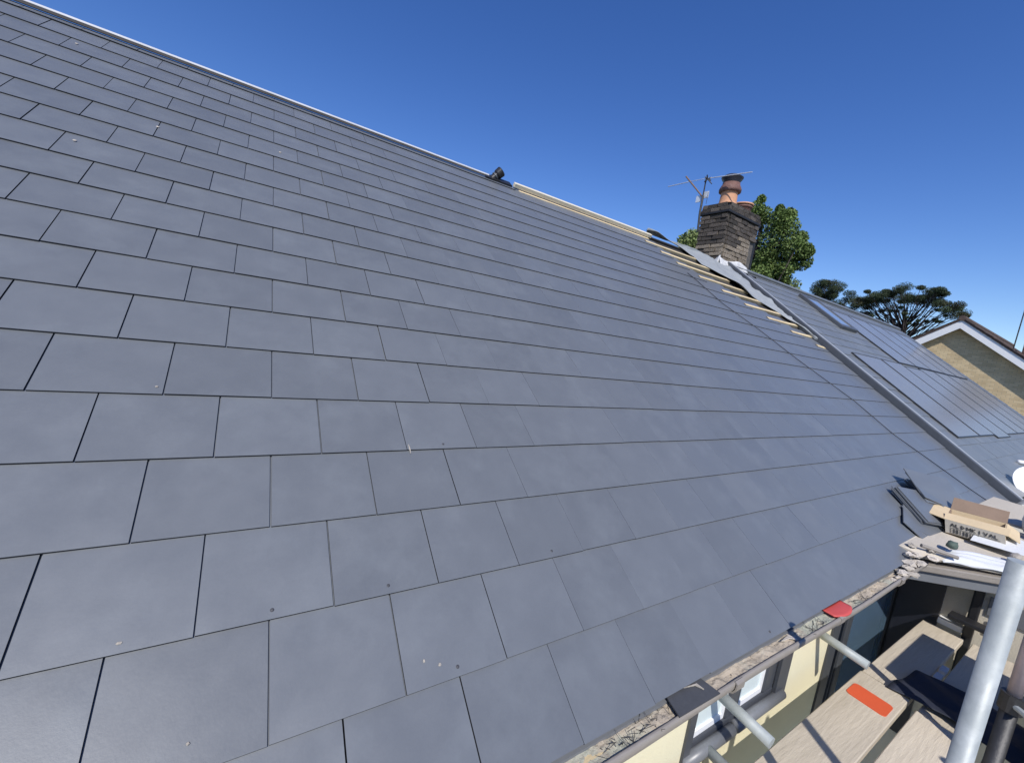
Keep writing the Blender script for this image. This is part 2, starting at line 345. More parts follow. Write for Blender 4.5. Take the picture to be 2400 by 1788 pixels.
# copper disc rivets at the tails of the nearest slates
rv = MB().lathe((0, 0, 0), [(.0001, .0020), (.003, .0018), (.0048, .0006), (.005, -.001)], 10); rme = rv.mesh('rivet'); rme.materials.append(M['rivet'])
for _, k, a0, a1 in near[:46]:
    if random.random() < .2 and a1 - a0 > .25:
        o = bpy.data.objects.new('rivet', rme); COL.objects.link(o); sub(o, roof)
        o.matrix_basis = Matrix.Translation(RW((a0 + a1) / 2 + random.uniform(-.006, .006), k * .25 + .022, .0128)) @ ROT
spk = MB()
for a, b, w, l in [(.76, .505, .002, .022), (-.02, .78, .004, .004), (.02, .02, .005, .003), (.70, -.21, .004, .004), (.66, -.19, .003, .004), (-.55, 2.42, .007, .008), (-.30, 2.9, .008, .008), (.34, 3.1, .008, .008), (-.85, 3.9, .008, .008), (.16, -.20, .003, .003)]:
    me = crumb(a * 7 + b, (w, l, .0018), 2, .45); spk.add([RW(a + v.co.x, b + v.co.y, .0135 + v.co.z) for v in me.vertices], [tuple(p.vertices) for p in me.polygons]); bpy.data.meshes.remove(me)
o = spk.build('plaster_specks', M['rubble']); tag(o, 'small white plaster specks scattered on the near slates', 'specks', kind='stuff')
# battens left open between the laid slates and the loose felt
for i, k in enumerate(range(8, 17)):
    b = k * .25 + .075; x0 = limit(k * .25 + .02) - .25
    x1 = {16: 6.4, 15: 6.4, 14: 6.7, 13: 6.9, 12: 7.1}.get(k, 7.44) + random.uniform(-.04, .04)
    mb = MB()
    def bf(x, y, z, x0=x0, x1=x1, k=k): return RW(x, y + .012 * math.sin(x * 2 + k), z)
    n = 6
    for j in range(n): pass
    mb.grid(lambda u, v: RW(x0 + (x1 - x0) * u, b + .010 * math.sin(u * 3 + k) + (.0, .0, .05, .05, .0)[int(round(v * 4))], .0 + (-.013, .018, .018, -.013, -.013)[int(round(v * 4))]), n, 4)
    o = mb.build('batten', M['batten']); sub(o, roof)
# ridge: white dry-ridge roll, black vent, bare ridge timber
o = MB().grid(lambda u, v: RW(XL + (2.50 - XL) * u, RB - .006 + .055 * v, .006 + .026 * math.sin(v * math.pi) + .004 * noise.noise((u * 60, v * 2, 1))), 60, 6).build('ridge_roll', M['white_roll'], solid=.006); sub(o, roof)
tag(o, 'white roll of ridge membrane along the top of the slates')
o = MB().grid(lambda u, v: RW(XL + (2.50 - XL) * u, RB - .035 + .035 * v, .016 + .010 * v), 40, 1).build('ridge_underside', M['underlay'], solid=.004); sub(o, roof)
tm = MB().box(2.83, 5.36, RB - .055, RB - .005, .012, .062, RW)
o = tm.build('ridge_timber', M['ridge_timber'], bevel=.004); sub(o, roof); tag(o, 'bare pale timber batten along the open ridge')
o = MB().box(5.37, 7.40, RB - .05, RB + .0, -.013, .020, RW).build('ridge_board', M['underlay']); sub(o, roof)
o = MB().box(2.9, 5.3, RB - .10, RB - .057, -.013, .004, RW).build('ridge_noggin', M['batten']); sub(o, roof)
# grey gutter along the eaves
gp = [(-.060, -.016), (-.064, -.011), (-.071, -.014), (-.070, -.036), (-.062, -.050), (-.046, -.058), (-.020, -.062), (.010, -.058), (.030, -.048), (.036, -.018)]
gm = MB().grid(lambda u, v: E(XL + (4.05 - XL) * u, gp[int(round(v * (len(gp) - 1)))][0] + .004 * math.sin(u * 40), gp[int(round(v * (len(gp) - 1)))][1] - .006 * math.sin(u * 9)), 60, len(gp) - 1)
gut = gm.build('gutter', M['gutter'], house, smooth=True, solid=.004)
for x in (.95, 1.72, 2.62, 3.5):
    o = MB().grid(lambda u, v: E(x + .05 * u, gp[int(round(v * (len(gp) - 1)))][0] * 1.10 + .002, gp[int(round(v * (len(gp) - 1)))][1] * 1.08 - .002), 1, len(gp) - 1).build('gutter_bracket', M['gutter'], solid=.006); sub(o, gut)

# ================================================================== what lies in and on the gutter
dm = MB()
dm.grid(lambda u, v: E(.3 + 3.72 * u, -.060 + .086 * v, -.029 + .009 * noise.noise((u * 40, v * 2, 0)) + .004 * noise.noise((u * 190, v * 9, 5))), 420, 10)
for i in range(150):
    x = random.uniform(.5, 4.0); y = random.uniform(-.064, .015); r = random.uniform(.0015, .006) * (1 + (x > 3.1) * 1.2)
    me = crumb(i * .77, (r * random.uniform(.7, 2.4), r, r * .55), 1)
    dm.add([v.co + E(x, max(y, -.055), -.030) for v in me.vertices], [tuple(p.vertices) for p in me.polygons]); bpy.data.meshes.remove(me)
o = dm.build('gutter_debris', M['debris']); tag(o, 'crumbled mortar, moss and grit filling the gutter', 'debris', kind='stuff')
tw = MB()
for i in range(70):
    x = random.choice([1.15, 1.2, 1.27, 1.33, 2.4, 2.5, 2.9, 3.0]) + random.gauss(0, .03); y = random.uniform(-.06, -.02)
    p = E(x, y, -.030); d = Vector((random.uniform(-1, 1), random.uniform(-1, 1), random.uniform(.1, .9))).normalized() * random.uniform(.015, .05)
    tw.tube([p, p + d * .5 + Vector((random.uniform(-.006, .006), 0, 0)), p + d], .0009, 4)
o = tw.build('dry_moss_twigs', M['aerial_dark']); tag(o, 'dark dry twigs and moss caught in the gutter', 'twigs', kind='stuff')
def slab(name, pts, th, m, label, cat, group=None, bevel=0.):      # flat polygon with thickness th along its normal
    pts = [Vector(p) for p in pts]; n_ = (pts[1] - pts[0]).cross(pts[2] - pts[0]).normalized()
    if n_.z < 0: pts.reverse(); n_ = -n_
    k = len(pts); mb = MB().add([p - n_ * th for p in pts] + pts, [tuple(reversed(range(k))), tuple(range(k, 2 * k))] + [(i, (i + 1) % k, (i + 1) % k + k, i + k) for i in range(k)])
    o = mb.build(name, m, bevel=bevel); return tag(o, label, cat, group)
slab('slate_offcut', [E(1.40, -.070, -.010), E(1.62, -.072, -.012), E(1.60, .002, -.004), E(1.42, .004, -.003)], .005, M['slate_edge'], 'dark slate offcut lying in the gutter above the pale window', 'slate')
slab('mortar_chip', [E(1.50, -.012, .002), E(1.56, -.02, .002), E(1.565, -.045, .0), E(1.55, -.022, .001)], .004, M['rubble'], 'sharp white chip on the slate offcut in the gutter', 'chip')
slab('timber_offcut', [E(1.02, -.02, -.03), E(1.13, -.022, -.03), E(1.13, -.036, -.03), E(1.02, -.036, -.03)], .012, M['batten'], 'small pale timber offcut in the near gutter', 'timber')
slab('timber_splinter', [E(2.14, -.03, -.012), E(2.23, -.018, -.02), E(2.24, -.055, -.02), E(2.20, -.035, -.015)], .004, M['rubble'], 'pale pointed splinter sticking over the gutter edge', 'splinter')
# red cap on the gutter
cap = MB()
cap.grid(lambda u, v: E(2.60 + .20 * u, -.005 - .075 * v * (1 - .35 * (2 * u - 1) ** 2), -.014 + .004 * math.sin(math.pi * u) * math.sin(math.pi * v * .8 + .3)), 12, 6)
tag(cap.build('red_cap', M['red'], smooth=True, solid=.006), 'red plastic cap lodged in the gutter above the tube', 'cap')

# ================================================================== cable across the far slates
pts = [RW(*p, .021) for p in [(5.30, 3.32), (5.33, 3.21), (5.37, 2.63), (5.62, 2.17), (5.80, 1.63), (6.12, .97), (6.16, .47), (6.37, .12), (6.58, -.26), (6.7, -.42)]]
tag(MB().tube(pts, .0042, 8).build('black_cable', M['cable'], smooth=True), 'thin black cable trailing down the far slates', 'cable')

# ================================================================== vent at the ridge
vent = empty('ridge_vent', RW(2.55, RB, 0)); tag(vent, 'black plastic hooded vent standing on the ridge beside the white roll', 'vent')
c = RW(2.56, RB + .02, .0)
ax = Vector((.62, -.30, .72)).normalized()
MB().tube([c - ax * 0.0432, c + ax * 0.0360, c + ax * 0.0792], [.044, .043, .043], 20).build('vent_pipe', M['black_plastic'], vent)
MB().tube([c + ax * 0.0720, c + ax * 0.0828, c + ax * 0.1368, c + ax * 0.1440], [.052, .056, .060, .056], 20).build('vent_hood', M['black_plastic'], vent)
MB().tube([c + ax * 0.0396, c + ax * 0.0540], .050, 20).build('vent_collar', M['verge'], vent)
MB().box(2.44, 2.80, RB - .06, RB + .05, .010, .026, RW).build('vent_base', M['black_plastic'], vent)

# ================================================================== loose grey felt thrown over the ridge
nearE = [(5.34, 4.47), (5.60, 4.405), (6.05, 4.38), (6.30, 4.15), (6.25, 3.90), (6.60, 3.66), (6.75, 3.36), (6.95, 3.10), (7.20, 2.90), (7.38, 2.60), (7.43, 2.30)]
farE = [(5.40, 4.50), (6.10, 4.47), (6.90, 4.46), (7.40, 4.40), (7.44, 4.15), (7.45, 3.85), (7.46, 3.50), (7.46, 3.15), (7.46, 2.85), (7.46, 2.6), (7.46, 2.25)]
def felt(u, v):
    p = interp([(x, y, 0) for x, y in nearE], u).lerp(interp([(x, y, 0) for x, y in farE], u), v)
    h = .024 + .055 * v * max(0, noise.noise((u * 7, v * 3, 2))) + .028 * math.sin(v * 7 + u * 14) * (1 - v) + (.055 * math.exp(-((u - .04) / .10) ** 2)) * math.sin(min(1, v * 1.0 + .25) * math.pi) + .030 * v * noise.noise((u * 26, v * 9, 4)) + .02 * max(0, math.sin(u * 24 + v * 11)) * (.4 + v) + .018 * math.exp(-(v / .12) ** 2) * math.sin(u * 19) ** 2
    return RW(p.x, p.y, max(.022, h))
tag(MB().grid(felt, 90, 26).build('roofing_felt', M['felt'], smooth=True, solid=.004), 'crumpled grey roofing felt folded back below the chimney', 'roofing felt')

# ================================================================== chimney
CX0, CX1, CY0, CY1 = 7.30, 8.34, 3.97, 4.50
chim = empty('chimney_stack', (7.8, 4.2, Z0 + 2.0)); tag(chim, 'blackened brick chimney stack with clay pot rising from the ridge', 'chimney')
MB().box(CX0 + .02, CX1 - .02, CY0 + .02, CY1 - .02, Z0 + 2.2, Z0 + 3.76).build('core', M['mortar'], chim)
def rbrick(seed):
    bm = bmesh.new(); bmesh.ops.create_cube(bm, size=1)
    bmesh.ops.subdivide_edges(bm, edges=bm.edges[:], cuts=1)
    for v in bm.verts:
        n_ = noise.noise_vector(v.co * 2 + Vector((seed * 5, seed, 0))); v.co += Vector((n_.x * .05, n_.y * .16, n_.z * .11))
        if abs(v.co.x) > .4 and abs(v.co.z) > .4: v.co *= .96
    me = bpy.data.meshes.new('brick'); bm.to_mesh(me); bm.free(); return me
bmesh_hi = [rbrick(i) for i in range(5)]; bmesh_lo = [rbrick(i + 9) for i in range(5)]
for m_ in bmesh_hi: m_.materials.append(M['brick'])
for m_ in bmesh_lo: m_.materials.append(M['brick_low'])
def brick(cx, cy, cz, lx, ly, lz, lo):
    o = bpy.data.objects.new('brick', random.choice(bmesh_lo if lo else bmesh_hi)); COL.objects.link(o); o.parent = chim
    o.matrix_parent_inverse = Matrix.Translation(-BASE[chim])
    o.matrix_basis = Matrix.Translation((cx, cy, Z0 + cz)) @ Matrix.Rotation(random.uniform(-.015, .015), 4, 'Z') @ Matrix.Diagonal((lx, ly, lz, 1))
ROWH = .075
for r in range(16):
    z = 2.555 + r * ROWH; lo = z < 3.20; d = .075
    # face towards the camera (-x)
    e = CY0 + (.11 if r % 2 else 0) + .0
    ys = [CY0] + [CY0 + (.115 if r % 2 else .225) + j * .225 for j in range(4)]
    ys = [y for y in ys if y < CY1 - .05] + [CY1]
    for y0, y1 in zip(ys, ys[1:]):
        dx = random.uniform(-.010, .010); brick(CX0 + d / 2 - .012 + dx, (y0 + y1) / 2, z, d, y1 - y0 - .010, ROWH - .011, lo and random.random() < .8)
    # face towards the street (-y)
    xs = [CX0 + d] + [CX0 + (.225 if r % 2 else .115) + j * .225 for j in range(7)]
    xe = CX1 - .01 if z > 3.40 else 8.16 - .02 * (3.4 - z)
    xs = [x for x in xs if x < xe - .05] + [xe]
    for x0, x1 in zip(xs, xs[1:]):
        dy = random.uniform(-.012, .012); brick((x0 + x1) / 2, CY0 + d / 2 - .012 + dy, z, x1 - x0 - .010, d, ROWH - .011, lo or (7.5 < x0 < 8.1 and z < 3.45 and random.random() < .6))
MB().box(8.15, 8.43, CY0 + .035, CY1 - .03, Z0 + 2.2, Z0 + 3.44).build('tarred_return', M['tar'], chim, bevel=.01)  # recessed return, its shade put into the colour
# oversailing cap courses, flaunching
cp = MB(); cp.box(CX0 - .03, CX1 + .03, CY0 - .03, CY1 + .03, Z0 + 3.735, Z0 + 3.775); cp.build('cap_ledge', M['tar'], chim, bevel=.006)
for r in range(2):
    z = 3.812 + r * .073; q = .018 - r * .012
    for j in range(3):
        y0 = CY0 - q + j * .19 + (.06 if r else 0); y1 = min(CY1 + q, y0 + .185)
        if y1 - y0 > .05: brick(CX0 - q + .05, (y0 + y1) / 2, z, .10, y1 - y0, .066, False)
    for j in range(5):
        x0 = CX0 - q + .105 + j * .2 - (.05 if r else 0); x1 = min(CX1 + q, x0 + .192); brick((x0 + x1) / 2, CY0 - q + .05, z, x1 - x0, .10, .066, False)
MB().box(CX0 + .03, CX1 - .03, CY0 + .03, CY1 - .03, Z0 + 3.77, Z0 + 3.91).build('cap_core', M['mortar'], chim)
fl = MB().grid(lambda u, v: E(CX0 + .0 + (CX1 - CX0) * u, CY0 + (CY1 - CY0) * v, 3.905 + .10 * min(1, 3.2 * min(u, 1 - u)) * min(1, 2.6 * min(v, 1 - v)) + .012 * noise.noise((u * 9, v * 6, 3))), 26, 14)
fl.build('flaunching', M['mortar'], chim, smooth=True)
PC = (7.60, 4.22, Z0 + 3.97)
MB().lathe(PC, [(.165, 0), (.150, .05), (.142, .20), (.142, .26)], 32).build('chimney_pot', M['terracotta'], chim, smooth=True)
MB().lathe(PC, [(.142, .215), (.188, .225), (.192, .27), (.165, .335), (.150, .345), (.150, .385), (.10, .386)], 32).build('pot_rim', M['terra_dark'], chim, smooth=True)
MB().lathe(PC, [(.135, .380), (.135, .395), (.185, .47), (.190, .485), (.13, .525), (.02, .535), (.001, .535)], 32).build('pot_cowl', M['cowl'], chim, smooth=True)
PC2 = (8.10, 4.22, Z0 + 3.94)
MB().lathe(PC2, [(.15, 0), (.155, .10), (.172, .105), (.172, .14), (.12, .145), (.11, .05)], 28).build('broken_pot', M['terra_dark'], chim, smooth=True)
MB().lathe(PC2, [(.176, .150), (.190, .155), (.186, .178), (.10, .188), (.001, .19)], 28).build('pot_lid', M['terracotta'], chim, smooth=True)
# white cement fillet round the foot
def fil(p0, p1, out, h0, h1):
    return MB().grid(lambda u, v: Vector(p0).lerp(Vector(p1), u) + Vector(out) * ((1 - v) * (.7 + .3 * noise.noise((u * 5, 1, 3)))) + Vector((0, 0, h0 + (h1 - h0) * v * (.85 + .3 * noise.noise((u * 2.2, 4, 1))))), 26, 5)
fil(E(CX0 - .03, CY0 - .03, 0), E(CX0 - .03, CY1 + .04, -.18), (-.10, 0, 0), 2.66, 3.02).build('cement_fillet', M['cement'], chim, smooth=True, solid=.02)
fil(E(CX0 - .05, CY0 - .03, 0), E(8.17, CY0 - .03, 0), (0, -.10, -.05), 2.76, 2.96).build('cement_fillet', M['cement'], chim, smooth=True, solid=.02)
MB().grid(lambda u, v: E(7.85 + .42 * u, 3.96 - .20 * v, 2.80 - .10 * v + .05 * math.sin(u * 9) * v), 14, 5).build('lead_flashing', M['black_plastic'], chim, smooth=True, solid=.006)

# ================================================================== television aerial on the chimney
aer = empty('tv_aerial', E(7.27, 4.47, 3.4)); tag(aer, 'bent dark television aerial strapped to the chimney top', 'aerial')
MB().tube([E(7.27, 4.50, 3.45), E(7.27, 4.53, 3.78), E(7.30, 4.555, 4.11)], .020, 10).build('mast', M['aerial_dark'], aer)
MB().tube([E(7.30, 4.555, 4.06), E(7.30, 4.555, 4.43)], .012, 8).build('upper_mast', M['aerial_dark'], aer)
MB().tube([E(7.32, 4.56, 4.09), E(7.34, 5.05, 4.59)], [.013, .015], 8).build('boom', M['aerial_wood'], aer)
for a, b in (((5.44, 4.475), (4.97, 4.465)), ((4.50, 4.435), (3.70, 4.36))):
    MB().tube([E(7.33, a[0], a[1]), E(7.33, b[0], b[1])], .0085, 8).build('rod', M['aerial_white'], aer)
MB().tube([E(7.33, 5.0, 4.47), E(7.33, 4.46, 4.44)], .005, 6).build('rod', M['aerial_white'], aer)
for i in range(7):
    a = i * .9; MB().tube([E(7.31, 4.54, 4.42), E(7.31 + .05 * math.cos(a * 2), 4.54 + .07 * math.cos(a), 4.42 + .06 * math.sin(a))], .012, 6).build('clamp', M['aerial_dark'], aer)
MB().tube([E(7.31, 4.55, 4.44), E(7.33, 4.44, 4.32)], .010, 6).build('clamp', M['aerial_dark'], aer)
for y0, z0 in ((4.62, 4.03), (4.47, 4.08)):
    MB().box(7.33, 7.345, y0, y0 + .10, Z0 + z0, Z0 + z0 + .12).build('reflector', M['aerial_white'], aer)
MB().tube([E(7.3, 4.455, 3.95), E(7.3, 4.455, 4.16)], .004, 6).build('rod', M['aerial_dark'], aer)

# ================================================================== neighbouring house
NX0, NX1 = 7.52, 17.1
nb = empty('neighbouring_house', (12.3, 3.9, 0)); tag(nb, 'neighbouring terraced house with solar panels and a roof window on grey slates', 'house')
nw = MB(); nw.box(NX0 + .23, NX1 - .05, .15, 7.75, 0, Z0 - .03)
nw.build('wall', M['beige'], nb)
p = [(x, y, z) for x in (NX0 + .25, NX1 - .06) for y, z in ((.16, Z0 - .03), (7.7, Z0 - .03), (3.95, Z0 + 2.68))]
MB().add(p, [(0, 1, 2), (5, 4, 3), (0, 3, 4, 1), (1, 4, 5, 2), (2, 5, 3, 0)]).build('gable_wall', M['beige'], nb)
nr = MB(); nr.box(NX0 + .03, NX1, -.49, RB, -.10, .012, RW)
def rear2(a, s, h): return rear(a, s, h)
nr.box(NX0 + .03, NX1, -.49, RB, -.10, .012, rear2)
nroof = nr.build('roof', M['underlay'], nb)
nsm = bpy.data.meshes.new('slate'); nsm.from_pydata([tuple(v.co) for v in sme.vertices], [], [tuple(p.vertices) for p in sme.polygons]); nsm.materials.append(M['nslate'])
NH = .026
ns = []
for k in range(-2, 18):
    off = .15 if k % 2 == 0 else 0.; a = 7.5 + off
    while a < NX1 - .05:
        a0, a1 = max(a, 7.62), min(a + .3, NX1)
        hid = (k * .25 > .30 and k * .25 < 1.8 and 8.5 < a0 < 16.6) or (2.15 < k * .25 < 3.6 and 11.0 < a0 < 16.6)
        if a1 - a0 > .06: ns.append((0 if hid else shows(a0, k * .25, a1 - a0), k, a0, a1))
        a += .3
ns.sort(reverse=True); fm = MB()
for i, (sc, k, a0, a1) in enumerate(ns):
    b = k * .25
    mt = Matrix.Translation(RW((a0 + a1) / 2, b + random.uniform(-.002, .002), NH + random.uniform(0, .002))) @ ROT @ Matrix.Rotation(random.uniform(-.003, .003), 4, 'Z') @ Matrix.Diagonal((a1 - a0 - .003, min(1., (RB - b) / LEN), 1, 1))
    if i < 220 and sc > 0:
        o = bpy.data.objects.new('slate', nsm); COL.objects.link(o); sub(o, nroof); o.matrix_basis = mt
    else: fm.hexa([mt @ v.co for v in nsm.vertices])
o = fm.build('distant_slates', M['nslate']); sub(o, nroof); tag(o, kind='stuff')
MB().box(7.50, 7.565, -.52, RB + .01, -.02, .088, RW).build('verge_trim', M['verge'], nb, bevel=.008)
MB().box(7.566, 7.600, -.52, RB + .01, .060, .092, RW).build('verge_cap', M['verge_top'], nb, bevel=.006)
MB().box(NX0 + .15, NX1, RB - .03, RB + .06, .03, .07, RW).build('ridge_tile', M['nslate'], nb, bevel=.01)
MB().tube([E(7.72, -.05, -.06), E(NX1, -.05, -.06)], .055, 12).build('gutter', M['grey_sill'], nb, smooth=True)
# solar panels: lower row of seven, upper row of five
def panel(x0, x1, b0, b1, hh, lab=None):
    fr = MB(); t = .014
    fr.box(x0, x1, b0, b0 + t, hh - .03, hh + .004, RW); fr.box(x0, x1, b1 - t, b1, hh - .03, hh + .004, RW)
    fr.box(x0, x0 + t, b0 + t, b1 - t, hh - .03, hh + .004, RW); fr.box(x1 - t, x1, b0 + t, b1 - t, hh - .03, hh + .004, RW)
    o = fr.build('solar_panel', M['pvframe'], nb)
    gl = MB().box(x0 + t, x1 - t, b0 + t, b1 - t, hh - .02, hh, RW).build('glass', M['pv']); sub(gl, o)
PW = 1.10; hp = .056
xs = [8.36, 9.66] + [9.66 + PW * i for i in range(1, 7)]
for i in range(7):
    d = -.06 if i == 2 else 0.
    panel(xs[i] + .006, xs[i + 1] - .006, .36 + d, 2.08 + d, hp + random.uniform(-.003, .003))
for i in range(5): panel(10.80 + PW * i + .006, 10.80 + PW * (i + 1) - .006, 2.12, 3.84, hp + random.uniform(-.003, .003))
# roof window
rw_ = MB(); hh = .10
rw_.box(9.80, 9.88, 2.98, 4.06, .03, hh, RW); rw_.box(10.50, 10.58, 2.98, 4.06, .03, hh, RW); rw_.box(9.88, 10.50, 2.98, 3.07, .03, hh, RW); rw_.box(9.88, 10.50, 3.97, 4.06, .03, hh, RW)
rwo = rw_.build('roof_window', M['verge'], nb, bevel=.012)
gl = MB().box(9.88, 10.50, 3.07, 3.97, .045, .085, RW).build('pane', M['roofglass']); sub(gl, rwo)

# ================================================================== far gable house
GX = 24.; GA = (3.95, 4.06)                   # gable apex (y, z eaves-relative)
tg = math.tan(math.radians(36.3)); HW = 4.6
gh = empty('gable_house', (GX + 5, GA[0], 0)); tag(gh, 'yellow brick house gable with white bargeboards and brown tiled roof', 'house')
def gz(dy): return GA[1] - abs(dy) * tg
wl = [(GX, GA[0] - HW + .4, 0), (GX, GA[0] + HW - .4, 0), (GX, GA[0] + HW - .4, Z0 + gz(HW - .4) - .12), (GX, GA[0], Z0 + GA[1] - .12), (GX, GA[0] - HW + .4, Z0 + gz(HW - .4) - .12)]
MB().add(wl + [(GX + 10, y, z) for _, y, z in wl], [(4, 3, 2, 1, 0), (5, 6, 7, 8, 9)] + [(i, (i + 1) % 5, (i + 1) % 5 + 5, i + 5) for i in range(5)]).build('wall', M['ybrick'], gh)
OV = .26
for sgn in (-1, 1):
    def gp_(x, q, h): return Vector((x, GA[0] + sgn * q, Z0 + GA[1] - q * tg + h))
    MB().box(GX - OV - .03, GX - OV, 0.0 if sgn > 0 else .001, HW, -.335, -.015, gp_).build('bargeboard', M['white'], gh)
    MB().box(GX - OV, GX - .001, 0.0 if sgn > 0 else .001, HW, -.14, -.10, gp_).build('soffit', M['white'], gh)
    ro = MB().box(GX - OV - .06, GX + 10.3, 0.0 if sgn > 0 else .001, HW + .15, -.012, .055, gp_).build('roof', M['gtile'], gh)
    tm_ = MB()
    for j in range(16):
        q0 = .1 + j * .28
        for i in range(12): tm_.box(GX - OV - .08 + i * .33, GX - OV + .24 + i * .33, q0, q0 + .285, .056, .085, lambda x, q, h, q0=q0: gp_(x, q, h + (q - q0) * .05))
    o = tm_.build('roof_tiles', M['gtile']); sub(o, ro); tag(o, kind='stuff')
MB().tube([(GX - OV - .07, GA[0], Z0 + GA[1] + .06), (GX + 10.3, GA[0], Z0 + GA[1] + .06)], .11, 10).build('ridge_tile', M['gtile'], gh)
gc = (GX + 2.3, 2.25)
MB().box(gc[0] - .3, gc[0] + .4, gc[1] - .9, gc[1] + .28, Z0 + 2.2, Z0 + 3.72).build('chimney', M['gtile'], gh)
MB().tube([(gc[0] - .36, gc[1] - .9, Z0 + 3.78), (gc[0] - .36, gc[1] + .3, Z0 + 3.78)], .10, 12).build('chimney_cap', M['gtile'], gh, smooth=True)
fa = empty('roof_antenna', E(GX, 2.50, 3.2)); tag(fa, 'thin dark antenna pole with white ball tip on the far tiled roof', 'antenna')
MB().tube([E(GX, 2.50, 2.95), E(GX, 2.49, 4.85)], .018, 8).build('pole', M['aerial_dark'], fa)
MB().lathe(E(GX, 2.49, 4.84), [(.001, -.09), (.06, -.07), (.085, 0), (.06, .07), (.001, .09)], 14).build('ball', M['white'], fa, smooth=True)
MB().box(GX - .08, GX + .08, 2.40, 2.60, Z0 + 2.9, Z0 + 3.05).build('bracket', M['aerial_dark'], fa)

# ================================================================== scaffold
ZD = -.60
def board(x0, x1, y0, y1, z, lab, seed, mark=None):
    L = x1 - x0
    bm_ = MB(); n = 18
    prof = [(y0, -.038), (y0, -.004), (y0 + .004, 0), (y1 - .004, 0), (y1, -.004), (y1, -.038), (y0, -.038)]
    def f(u, v):
        y, h = prof[int(round(v * 6))]; x = x0 + L * u
        return E(x, y + .003 * math.sin(x * 1.7 + seed), z + h + .002 * math.sin(x * 2.3 + seed * 2))
    bm_.grid(f, n, 6); b = len(bm_.v)
    for e in (0, n): bm_.f.append(tuple(e * 7 + k for k in range(6))); bm_.mi.append(0)
    o = bm_.build('scaffold_board', M['board']); tag(o, lab, 'board', 'scaffold boards laid along the eaves')
    if mark:
        a0, a1, c0, c1 = mark; r = .022; pts = []
        for cx, cy, st_ in ((a1 - r, c1 - r, 0), (a0 + r, c1 - r, 90), (a0 + r, c0 + r, 180), (a1 - r, c0 + r, 270)):
            for i in range(6):
                an = math.radians(st_ + i * 18); pts.append(E(cx + r * math.cos(an), cy + r * math.sin(an), z + .0045))
        k = len(pts)
        q = MB().add([p - Vector((0, 0, .004)) for p in pts] + pts, [tuple(range(k, 2 * k))] + [(i, (i + 1) % k, (i + 1) % k + k, i + k) for i in range(k)]).build('orange_patch', M['orange']); sub(q, o)
        q['label'] = 'rounded orange painted patch near the board end'
    return o
board(-.9, 3.39, -.245, -.025, ZD, 'wide scaffold board with an orange patch at its end', 1, (3.085, 3.225, -.222, -.050))
board(3.42, 4.62, -.245, -.028, ZD - .012, 'scaffold board half in shadow beyond the orange patch', 2)
board(-.9, 3.33, -.51, -.287, ZD, 'second sunlit scaffold board out from the wall, crossed by a pole shadow', 3)
board(3.36, 4.62, -.508, -.287, ZD - .010, 'shadowed scaffold board under the navy tarpaulin', 4)
board(-.9, 3.33, -.865, -.64, ZD, 'outer scaffold board behind the big upright pole', 5)
board(3.36, 4.62, -.862, -.64, ZD - .008, 'outer scaffold board beside the bay', 6)
def tubeobj(name, pts, r, label, m='tube', cat='tube', group='scaffold tubes'):
    return tag(MB().tube(pts, r, 24).build(name, M[m], smooth=False), label, cat, group)
def smooth_sides(o):
    for p in o.data.polygons: p.use_smooth = len(p.vertices) == 4
    return o
p1 = tubeobj('scaffold_pole', [E(1.936, -.563, -5), E(1.936, -.563, .685)], .0242, 'big galvanised scaffold pole standing upright in the foreground', cat='pole', group='scaffold poles'); smooth_sides(p1)
p2 = empty('scaffold_pole', E(3.21, -.568, -5)); tag(p2, 'pinkish weathered scaffold pole with a black coupler at the right edge', 'pole', 'scaffold poles')
smooth_sides(MB().tube([E(3.21, -.568, -.22), E(3.215, -.568, .42)], .0242, 20).build('tube', M['tube_rust'], p2))
smooth_sides(MB().tube([E(3.208, -.568, -5), E(3.21, -.568, -.24)], .029, 20).build('sleeve', M['coupler'], p2))
MB().tube([E(3.209, -.568, -.28), E(3.21, -.568, -.20)], .040, 14).build('coupler', M['coupler'], p2)
MB().tube([E(3.18, -.583, -.24), E(3.15, -.62, -.24)], .013, 8).build('bolt', M['tube'], p2)
p3 = tubeobj('scaffold_pole', [E(1.95, -1.15, -5), E(1.95, -1.15, .8)], .0242, 'outer galvanised scaffold pole beyond the boards', cat='pole', group='scaffold poles'); smooth_sides(p3)  # out of view, placed so its shadow streaks the boards
p4 = tubeobj('scaffold_pole', [E(2.64, -1.15, -5), E(2.64, -1.15, .27)], .0242, 'short outer scaffold pole between the boards and the yard', cat='pole', group='scaffold poles'); smooth_sides(p4)  # out of view, height set by where its shadow tip lands
for x, y0, y1, z, lab in ((3.17, -.095, .149, -.415, 'galvanised tie tube sticking out of the wall under the red cap'), (2.115, -.088, .149, -.405, 'galvanised tie tube sticking out in front of the pale window'), (2.085, -1.2, .145, -.664, 'galvanised cross tube passing under the boards below the window sill')):
    o = tubeobj('tie_tube', [E(x, y0, z - .02 * (z > -.5)), E(x, y1, z)], .0242, lab); smooth_sides(o)
o = tubeobj('ledger_tube', [E(-1, -.55, -.718), E(4.65, -.55, -.718)], .0242, 'long scaffold tube running under the boards'); smooth_sides(o)

# unseen slate stack, added to cast the broad shadow on the boards
caster = empty('slate_pallet', E(3.66, -1.0, ZD)); tag(caster, 'stack of packed new slates on the outer scaffold boards', 'slate stack')
for j in range(21):
    MB().box(3.24 + random.uniform(0, .01), 4.02 + random.uniform(-.01, 0), -1.25, -.66 + random.uniform(-.012, 0), Z0 - .60 + j * .034, Z0 - .60 + j * .034 + .030).build('slate', M['slate_edge'], caster)
board(-.9, 4.62, -1.27, -.88, ZD - .002, 'outermost scaffold board carrying the stacked slates', 8)

